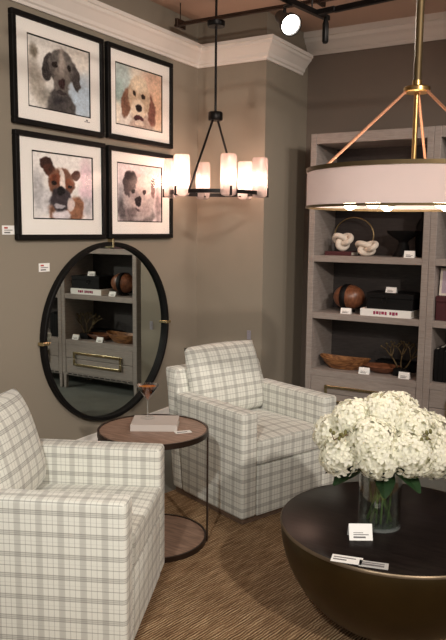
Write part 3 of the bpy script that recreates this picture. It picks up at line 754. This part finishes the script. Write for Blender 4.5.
# shelf with the ball ---------------------------------------------------
bl = thing('wooden_ball', 'brown wooden ball with a black band on the middle shelf', 'ornament', (1.115, 5.06, z1))
bm = new(); lathe(bm, [(0, 0), (0.05, 0), (0.05, 0.012), (0.03, 0.02), (0, 0.02)], 32); obj('stand', bm, M_dark, bl, smooth=True, angle=40)
bm = new(); ball(bm, (0, 0, 0), 0.107, 32, s=(0.88, 1, 1.13)); obj('ball', bm, M_ballwood, bl, smooth=True, loc=(0, 0, 0.115), rot=(0, PI / 2, 0))
bm = new(); tube(bm, [(0.005, 0.1075 * math.cos(2 * PI * i / 48), 0.115 + 0.1075 * 0.885 * math.sin(2 * PI * i / 48)) for i in range(48)], 0.003, 6, closed=True)
for v in bm.verts: v.co.x = (v.co.x - 0.005) * 8.5 - 0.01
obj('band', bm, M_dark, bl, smooth=True, rot=(0, 0, -0.1))
price_tag('price_tag', 'white price tag in front of the banded wooden ball', (1.142, 4.925, z1), 0.05, 0.08, 0.045)
wb = thing('book', 'white book with magenta spine lettering under the black box', 'book', (1.45, 5.04, z1))
bm = new(); box(bm, -0.19, 0.185, -0.12, 0.13, 0, 0.006); box(bm, -0.19, 0.185, -0.12, 0.13, 0.046, 0.052); box(bm, -0.19, 0.185, -0.125, -0.12, 0, 0.052); obj('cover', bm, M_card, wb)
bm = new(); box(bm, -0.186, 0.181, -0.119, 0.126, 0.0062, 0.0458); obj('pages', bm, M_page, wb)
bm = new()
for i, (xa, xb) in enumerate([(-0.09, -0.075), (-0.07, -0.05), (-0.045, -0.035), (-0.03, -0.01), (-0.005, 0.01), (0.03, 0.045), (0.05, 0.07), (0.075, 0.09)]):
    box(bm, xa, xb, -0.1262, -0.1252, 0.014 + 0.003 * (i % 2), 0.038)
l_ = obj('spine_lettering', bm, M_magenta, wb); l_['label'] = 'magenta lettering on the white spine'
bb = thing('storage_box', 'black lidded box with round ring pull on the white book', 'box', (1.465, 5.05, z1 + 0.052))
bm = new(); box(bm, -0.165, 0.175, -0.115, 0.12, 0, 0.08, bevel=0.003, seg=1); obj('box_body', bm, M_dark, bb)
bm = new(); box(bm, -0.168, 0.178, -0.118, 0.123, 0.0805, 0.118, bevel=0.003, seg=1); obj('lid', bm, M_dark, bb)
bm = new(); tube(bm, [(-0.03 + 0.02 * math.cos(2 * PI * i / 24), -0.122, 0.07 + 0.02 * math.sin(2 * PI * i / 24)) for i in range(24)], 0.0028, 8, closed=True); obj('ring_pull', bm, M_blackmetal, bb, smooth=True)
price_tag('price_tag', 'white price tag on top of the black box', (1.455, 5.0, z1 + 0.17), -0.1, 0.08, 0.042)
# shelf with the wooden bowl ---------------------------------------------
bm = new(); n = 56; rows = []
for r, z in [(0, 0.0), (0.55, 0.0), (0.62, 0.006), (0.86, 0.05), (1.0, 0.085), (0.97, 0.088), (0.84, 0.062), (0.55, 0.022), (0, 0.018)]:
    row = []
    for i in range(n if r else 1):
        a = 2 * PI * i / n; wob = 1 + 0.03 * math.sin(3 * a + 1) + 0.02 * math.sin(5 * a)
        row.append(bm.verts.new((0.205 * r * wob * math.cos(a), 0.10 * r * wob * math.sin(a), z * (1 + 0.10 * math.cos(2 * a) * (r > .8)))))
    rows.append(row)
for A, B in zip(rows[:-1], rows[1:]):
    for i in range(n):
        j = (i + 1) % n
        if len(A) == 1: bm.faces.new((A[0], B[i], B[j]))
        elif len(B) == 1: bm.faces.new((A[i], A[j], B[0]))
        else: bm.faces.new((A[i], A[j], B[j], B[i]))
o = obj('wooden_bowl', bm, M_bowlwood, loc=(1.095, 5.045, z0), smooth=True, angle=50); tag(o, 'long honey-coloured wooden bowl on the lowest open shelf', 'bowl')
bm = new(); rows = []
lathe(bm, [(0, 0), (0.07, 0), (0.13, 0.03), (0.155, 0.052), (0.15, 0.055), (0.12, 0.036), (0.06, 0.01), (0, 0.008)], 40, sy=0.6)
o = obj('wooden_tray', bm, M_ballwood, loc=(1.395, 5.06, z0), smooth=True, angle=50); tag(o, 'smaller brown wooden bowl beside the long honey-coloured one', 'bowl')
bkk = thing('book', 'dark book lying behind the smaller brown wooden bowl', 'book', (1.46, 5.225, z0))
bm = new(); box(bm, -0.15, 0.15, -0.06, 0.06, 0, 0.004); box(bm, -0.15, 0.15, -0.06, 0.06, 0.066, 0.07); box(bm, -0.15, 0.15, -0.063, -0.06, 0, 0.07); obj('cover', bm, M_dark, bkk)
bm = new(); box(bm, -0.147, 0.147, -0.0595, 0.057, 0.0045, 0.0655); obj('pages', bm, M_burg, bkk)
br = thing('branch_sculpture', 'brass coral branch sculpture on a dark block at shelf right', 'sculpture', (1.55, 5.03, z0))
bm = new(); box(bm, -0.05, 0.05, -0.04, 0.04, 0, 0.055, bevel=0.003, seg=1); obj('base', bm, M_dark, br)
bm = new(); rnd = random.Random(5)
def grow(p, d, L, r, k):
    q = p + d * L; mid = (p + q) / 2 + Vector((rnd.uniform(-.3, .3), rnd.uniform(-.2, .2), rnd.uniform(-.2, .2))) * L * .6
    tube(bm, bez(p, mid, q, 4), [r, r * .95, r * .9, r * .85, r * .8], 6)
    if k == 0: ball(bm, q, r * 2.0, 8); return
    for s in (-1, 1, 0)[:2 + (k == 2)]:
        nd = (d + Vector((s * 0.8 + rnd.uniform(-.3, .3), rnd.uniform(-.4, .4), rnd.uniform(-.1, .25)))).normalized()
        grow(q, nd, L * 0.72, r * .8, k - 1)
for dx in (-0.55, 0.0, 0.5): grow(Vector((dx * .05, 0, .052)), Vector((dx, 0.05, .9)).normalized(), 0.095, 0.0062, 2)
obj('branches', bm, M_antbrass, br, smooth=True)
price_tag('price_tag', 'white price tag in front of the long wooden bowl', (1.30, 4.925, z0), 0.05, 0.08, 0.05)
price_tag('price_tag', 'white price tag in front of the brass branch sculpture', (1.60, 4.925, z0), 0, 0.08, 0.05)
# second bookcase contents
fr = thing('photo_frame', 'pale lilac framed print standing on the dark red box', 'picture frame', (1.915, 5.0, z1 + 0.171))
R_ = Matrix.Rotation(math.radians(-8), 4, 'X')
rb_ = thing('storage_box', 'dark red box under the lilac print on the right bookcase', 'box', (1.93, 5.02, z1))
bm = new(); box(bm, -0.13, 0.13, -0.08, 0.12, 0, 0.13, bevel=.003, seg=1); obj('box_body', bm, M_burg, rb_)
bm = new(); box(bm, -0.133, 0.133, -0.083, 0.123, 0.1305, 0.17, bevel=.003, seg=1); obj('lid', bm, M_burg, rb_)
bm = new()
for (xa, xb, za, zb) in ((-.11, .11, .175, .19), (-.11, .11, 0, .015), (-.11, -.095, .015, .175), (.095, .11, .015, .175)): box(bm, xa, xb, -.008, .008, za, zb, M=R_)
obj('frame', bm, M_white, fr)
bm = new(); box(bm, -.095, .095, -.004, .006, .015, .175, M=R_); obj('print', bm, M_lilac, fr)
x = 1.806
for i, (w, h, lab) in enumerate([(0.026, 0.235, 'black book standing at the left end of the right bookcase shelf'), (0.032, 0.25, 'second black book from the left on the right bookcase'), (0.024, 0.225, 'third black book from the left on the right bookcase'), (0.03, 0.24, 'fourth black book from the left on the right bookcase'), (0.028, 0.23, 'fifth black book from the left on the right bookcase')]):
    b_ = thing('book', lab, 'book', (x + w / 2, 5.05, z0), 0, 'black books on the right bookcase')
    bm = new(); box(bm, -w / 2, -w / 2 + .003, -.09, .09, 0, h); box(bm, w / 2 - .003, w / 2, -.09, .09, 0, h); box(bm, -w / 2 + .003, w / 2 - .003, -.09, -.087, 0, h); obj('cover', bm, M_dark, b_)
    bm = new(); box(bm, -w / 2 + .0032, w / 2 - .0032, -.0865, .086, 0.004, h - .004); obj('pages', bm, M_page, b_)
    x += w + .002
# ---------------------------------------------------------------- tags on tables and chair
rzc = math.radians(31)
price_tag('price_tag', 'white standing price tag before the glass vase', (2.236, 2.318, TZ), rzc, 0.084, 0.058, 24)
bm = new(); box(bm, -0.052, 0.052, -0.026, 0.026, 0, 0.0016); box(bm, -0.045, 0.0, -0.012, -0.004, 0.0016, 0.002, 1); box(bm, -0.045, 0.03, 0.006, 0.012, 0.0016, 0.002, 1)
o = obj('price_card', bm, [M_card, M_print], loc=(2.247, 2.15, TZ), rot=(0, 0, rzc - 0.30)); tag(o, 'white card lying flat on the coffee table, the left one', 'price tag')
bm = new(); box(bm, -0.048, 0.048, -0.022, 0.022, 0, 0.0016); box(bm, -0.04, 0.035, -0.012, 0.0, 0.0016, 0.002, 1); box(bm, -0.04, 0.035, 0.006, 0.012, 0.0016, 0.002, 1)
o = obj('price_card', bm, [plain('pale_grey_card', (188, 188, 186), 0.6, var=0.01), M_print], loc=(2.337, 2.162, TZ), rot=(0, 0, rzc - 0.28)); tag(o, 'greyish card lying flat on the coffee table, right of the white card', 'price tag')
bm = new(); box(bm, -0.04, 0.04, -0.02, 0.02, 0, 0.0016); box(bm, -0.03, 0.02, -0.01, 0.0, 0.0016, 0.002, 1)
o = obj('price_card', bm, [M_card, M_print], loc=(1.205, 2.69, SZ + 0.001), rot=(0, 0, math.radians(50))); tag(o, 'white price card lying at the right rim of the round side table', 'price tag')

# ---------------------------------------------------------------- chandelier
CX, CY = 0.442, 4.19
ra = math.atan2(rt.y, rt.x)
t = thing('chandelier', 'black ring chandelier with frosted glass candle shades near the wall corner', 'chandelier', (CX, CY, ZC))
RZ = 1.782 - ZC; HZ = 2.30 - ZC; TP = 2.905 - ZC
bm = new(); tube(bm, [(0, 0, HZ), (0, 0, -0.002)], 0.0085, 10); obj('stem', bm, M_blackmetal, t, smooth=True, angle=40)
bm = new(); lathe(bm, [(0, TP - .02), (0.055, TP - .02), (0.06, TP - .012), (0.06, TP + .012), (0.03, TP + .03), (0, TP + .032)], 32); obj('canopy', bm, M_blackmetal, t, smooth=True, angle=40)
bm = new(); lathe(bm, [(0, HZ - .03), (0.045, HZ - .03), (0.05, HZ - .02), (0.05, HZ + .02), (0.044, HZ + .028), (0, HZ + .03)], 32); obj('hub', bm, M_blackmetal, t, smooth=True, angle=40)
CR = 0.303
for d in (57, 237):
    a = ra + math.radians(d); bm = new()
    tube(bm, [(0.03 * math.cos(a), 0.03 * math.sin(a), HZ - .025), (CR * math.cos(a), CR * math.sin(a), RZ + .008)], 0.008, 10); obj('arm', bm, M_blackmetal, t, smooth=True, angle=40)
bm = new(); lathe(bm, [(CR - .008, RZ - .013), (CR + .008, RZ - .013), (CR + .008, RZ + .013), (CR - .008, RZ + .013)], 72, close=True); obj('ring', bm, M_blackmetal, t, smooth=True, angle=40)
for k in range(6):
    a = ra + math.radians(-73 + 60 * k); px, py = (CR + 0.012) * math.cos(a), (CR + 0.012) * math.sin(a)
    bm = new(); lathe(bm, [(0, -0.028), (0.014, -0.028), (0.018, -0.02), (0.018, 0.0), (0.016, 0.008), (0.013, 0.012), (0.013, 0.06), (0, 0.06)], 20)
    h = obj('candle_holder', bm, M_blackmetal, t, smooth=True, angle=40, loc=(px, py, RZ - .004))
    bm = new(); box(bm, 0.052, 0.062, -0.007, 0.007, -0.02, 0.035, bevel=.002, seg=1, M=Matrix.Rotation(a, 4, 'Z')); box(bm, -0.062, -0.0, -0.006, 0.006, -0.012, -0.004, M=Matrix.Rotation(a, 4, 'Z')); box(bm, 0, 0.062, -0.006, 0.006, -0.026, -0.018, M=Matrix.Rotation(a, 4, 'Z')); obj('shade_bracket', bm, M_blackmetal, h)
    bm = new(); lathe(bm, [(0, 0.06), (0.010, 0.064), (0.015, 0.085), (0.012, 0.105), (0.004, 0.125), (0, 0.13)], 16); obj('bulb', bm, M_filament, h, smooth=True)
    bm = new(); lathe(bm, [(0.020, -0.03), (0.044, -0.022), (0.0525, -0.005), (0.0535, 0.20), (0.052, 0.228), (0.047, 0.24), (0.045, 0.236), (0.05, 0.225), (0.0505, 0.20), (0.0495, -0.004), (0.042, -0.018), (0.020, -0.026)], 32, close=True); obj('glass_shade', bm, M_frost, h, smooth=True, angle=50)

# ---------------------------------------------------------------- drum pendant
PX, PY = 2.335, 2.425
t = thing('drum_pendant', 'white drum pendant lamp with brass rims hanging over the hydrangeas', 'pendant lamp', (PX, PY, ZC))
PB, PT = 1.612 - ZC, 1.738 - ZC; PR = 0.360; HB = 2.018 - ZC
bm = new(); tube(bm, [(0, 0, HB + .01), (0, 0, -0.002)], 0.0135, 12); obj('upper_rod', bm, M_antbrass, t, smooth=True, angle=40)
bm = new(); tube(bm, [(0, 0, PB + .03), (0, 0, HB)], 0.0085, 10); obj('lower_rod', bm, M_brass, t, smooth=True, angle=40)
bm = new(); lathe(bm, [(0, HB - .02), (0.04, HB - .02), (0.044, HB - .016), (0.044, HB - .004), (0.04, HB), (0.016, HB), (0.016, HB + .02), (0, HB + .02)], 32); obj('hub', bm, M_brass, t, smooth=True, angle=40)
for d in (190, 66, 310):
    a = ra + math.radians(d); bm = new(); c, s = math.cos(a), math.sin(a)
    tube(bm, [(0.034 * c, 0.034 * s, HB - .012), ((PR - .035) * c, (PR - .035) * s, PT - .002)], 0.005, 8); obj('arm', bm, M_copper, t, smooth=True, angle=40)
bm = new(); lathe(bm, [(PR, PB + .008), (PR, PT - .006), (PR - .003, PT - .006), (PR - .003, PB + .008)], 96, close=True); obj('drum_shade', bm, M_drum, t, smooth=True, angle=40)
for n_, za, zb in (('top_rim', PT - .0055, PT + .008), ('bottom_rim', PB - .0005, PB + .0075)):
    bm = new(); lathe(bm, [(PR - .004, za), (PR + .003, za), (PR + .003, zb), (PR - .004, zb)], 96, close=True); obj(n_, bm, M_antbrass, t, smooth=True, angle=40)
bm = new()
for k in range(3):
    a = ra + math.radians(190 + 120 * k); c, s = math.cos(a), math.sin(a)
    tube(bm, [(0, 0, PT - .004), ((PR - .008) * c, (PR - .008) * s, PT - .004)], 0.005, 8)
obj('top_spider', bm, M_antbrass, t, smooth=True)
for k in range(6):
    a = ra + math.radians(160 + 60 * k); c, s = math.cos(a), math.sin(a)
    bm = new(); tube(bm, [(0.0, 0.0, PB + .045), (0.15 * c, 0.15 * s, PB + .028)], 0.006, 8); tube(bm, [(0.13 * c, 0.13 * s, PB + .03), (0.19 * c, 0.19 * s, PB + .024)], 0.014, 12); so = obj('socket_arm', bm, M_antbrass, t, smooth=True, angle=40)
    bm = new(); ball(bm, (0.212 * c, 0.212 * s, PB + .02), 0.024, 16); obj('bulb', bm, M_bulb, so, smooth=True)

# ---------------------------------------------------------------- ceiling hardware
rl = thing('hanging_rail', 'bronze double rail under the ceiling holding up the chandelier', 'rail', (0.0, CY, 2.925))
for dy, dz in ((-0.035, 0.0), (0.035, 0.03)):
    bm = new(); tube(bm, [(0.13, dy, dz), (2.4, dy, dz)], 0.011, 10); obj('rail_tube', bm, M_bronze, rl, smooth=True, angle=40)
for xx in (0.15, 1.2, 2.3):
    bm = new(); box(bm, xx - .012, xx + .012, -.05, .05, -.014, .044, bevel=.002, seg=1); tube(bm, [(xx, 0, .04), (xx, 0, ZC - 2.925)], 0.004, 6); obj('hanger', bm, M_bronze, rl)

def track_head(label, pos, aim, top, name='track_spotlight', grp='track spotlights'):
    """can spotlight on a yoke under a track"""
    P = Vector(pos); d = (Vector(aim) - P).normalized()
    t = thing(name, label, 'spotlight', P, 0, grp)
    q = d.to_track_quat('Z', 'Y').to_matrix().to_4x4()
    bm = new(); lathe(bm, [(0, -0.15), (0.022, -0.15), (0.03, -0.135), (0.036, -0.06), (0.052, -0.02), (0.056, 0.012), (0.05, 0.012), (0.046, 0.0), (0, -0.002)], 32)
    for v in bm.verts: v.co = q @ v.co
    can = obj('lamp_can', bm, M_blackmetal, t, smooth=True, angle=40)
    bm = new(); lathe(bm, [(0, 0.006), (0.03, 0.004), (0.048, 0.0), (0.048, -.0015), (0, -.0015)], 32)
    for v in bm.verts: v.co = q @ v.co
    obj('lens', bm, M_spotface, can, smooth=True)
    bm = new(); b0 = Vector(q @ Vector((0, 0, -0.08)))
    tube(bm, [b0, (b0.x, b0.y, b0.z + 0.06), (0, 0, top - P.z)], 0.009, 8); obj('yoke', bm, M_blackmetal, t, smooth=True, angle=40)
    return t

TZK = 2.65
tb = thing('lighting_track', 'black L-shaped lighting track carrying the lit spotlight', 'lighting track', (0, 0, TZK))
bm = new(); box(bm, -0.014, 0.014, -1.6, 0.0, 0, 0.026, bevel=.002, seg=1, M=Matrix.Translation((1.477, 3.66, 0)) @ Matrix.Rotation(math.radians(-8), 4, 'Z')); obj('track_bar', bm, M_blackmetal, tb)
bm = new(); box(bm, 0.0, 2.2, -0.014, 0.014, 0, 0.026, bevel=.002, seg=1, M=Matrix.Translation((1.56, 3.535, 0)) @ Matrix.Rotation(math.radians(-8), 4, 'Z')); obj('track_bar', bm, M_blackmetal, tb)
bm = new(); box(bm, -0.02, 0.11, -0.016, 0.016, 0.002, 0.028, bevel=.003, seg=1, M=Matrix.Translation((1.465, 3.545, 0)) @ Matrix.Rotation(math.radians(-8), 4, 'Z')); obj('track_joint', bm, M_blackmetal, tb)
for (x, y) in ((1.36, 2.8), (1.455, 3.5), (1.9, 3.49), (3.2, 3.305)):
    bm = new(); tube(bm, [(x, y, 0.02), (x, y, ZC - TZK - 0.001)], 0.004, 6); obj('hanger', bm, M_blackmetal, tb)
track_head('lit track spotlight glowing above the chandelier, aimed into the room', (1.425, 3.31, 2.555), (3.3, 1.9, 1.15), TZK + 0.002)

def can2():
    t = thing('track_spotlight', 'slim black unlit track spotlight pointing down at the track joint', 'spotlight', (1.49, 3.60, TZK), 0, 'track spotlights')
    bm = new(); lathe(bm, [(0, -0.125), (0.012, -0.13), (0.017, -0.12), (0.017, -0.03), (0.010, -0.01), (0.010, 0.004), (0, 0.004)], 16); obj('lamp_can', bm, M_blackmetal, t, smooth=True, angle=40)
can2()

# ---------------------------------------------------------------- lights
def lamp(name, typ, loc, energy, rgb, **k):
    d = bpy.data.lights.new(name, typ); d.energy = energy; c = lin(rgb); d.color = c[:3]
    aim = k.pop('aim', None)
    for a, b in k.items(): setattr(d, a, b)
    o = bpy.data.objects.new(name, d); COL.objects.link(o); o.location = loc
    if aim is not None: o.rotation_euler = (Vector(aim) - Vector(loc)).to_track_quat('-Z', 'Y').to_euler()
    return o
WARM = (255, 243, 230)
lamp('showroom_spot', 'SPOT', (4.85, 0.15, 2.9), 400, WARM, aim=(1.7, 2.7, 0.5), spot_size=math.radians(74), spot_blend=0.6, shadow_soft_size=0.06)
lamp('showroom_spot', 'SPOT', (2.6, -0.7, 2.9), 250, (255, 252, 244), aim=(1.1, 2.2, 0.4), spot_size=math.radians(56), spot_blend=0.7, shadow_soft_size=0.08)
lamp('showroom_spot', 'SPOT', (3.75, 3.2, 2.95), 105, (255, 246, 238), aim=(1.3, 5.0, 1.05), spot_size=math.radians(56), spot_blend=0.7, shadow_soft_size=0.05)
lamp('showroom_spot', 'SPOT', (3.3, 4.1, 2.95), 40, WARM, aim=(0.7, 4.6, 1.6), spot_size=math.radians(75), spot_blend=0.6, shadow_soft_size=0.05)
lamp('showroom_spot', 'SPOT', (2.7, 1.5, 2.95), 150, (255, 243, 230), aim=(0.0, 3.45, 1.75), spot_size=math.radians(66), spot_blend=0.8, shadow_soft_size=0.07)  # unseen spot added to brighten the left wall and prints
lamp('showroom_spot', 'SPOT', (1.43, 3.29, 2.53), 45, WARM, aim=(2.35, 0.9, 1.0), spot_size=math.radians(80), spot_blend=0.5, shadow_soft_size=0.04)
for k in range(4):
    a = ra + math.radians(-43 + 90 * k)
    lamp('chandelier_glow', 'POINT', (CX + CR * math.cos(a), CY + CR * math.sin(a), ZC + RZ + 0.10), 3.6, (255, 208, 182), shadow_soft_size=0.05)
lamp('pendant_glow', 'POINT', (PX, PY, ZC + PB + 0.06), 7.0, (255, 232, 216), shadow_soft_size=0.08)
w = bpy.data.worlds.new('showroom_ambience'); sc.world = w; w.use_nodes = True
bg = w.node_tree.nodes['Background']; bg.inputs[0].default_value = lin((232, 222, 212)); bg.inputs[1].default_value = 0.42

# ---------------------------------------------------------------- camera
cam = bpy.data.cameras.new('camera'); co = bpy.data.objects.new('camera', cam); COL.objects.link(co)
F = 701.363
d1 = Vector((650 - 223, 320 - 233, -F)).normalized(); d2 = Vector((-950 - 223, 320 - 217, -F)).normalized()
Yc = d1; Xc = -d2; Xc = (Xc - Yc * Xc.dot(Yc)).normalized(); Zc = Xc.cross(Yc)
Rw = Matrix((Xc, Yc, Zc))          # rows: world axes in camera space -> maps camera to world
co.matrix_world = Matrix.Translation((3.043, 0, 1.538)) @ Rw.to_4x4()
cam.sensor_fit = 'VERTICAL'; cam.sensor_height = 36.0; cam.lens = F / 640 * 36.0
cam.clip_start = 0.05
sc.camera = co
sc.cycles.transparent_max_bounces = 24
sc.view_settings.view_transform = 'Standard'; sc.view_settings.look = 'None'
sc.view_settings.gamma = 1.0; sc.view_settings.exposure = 0.0; sc.view_settings.use_curve_mapping = False
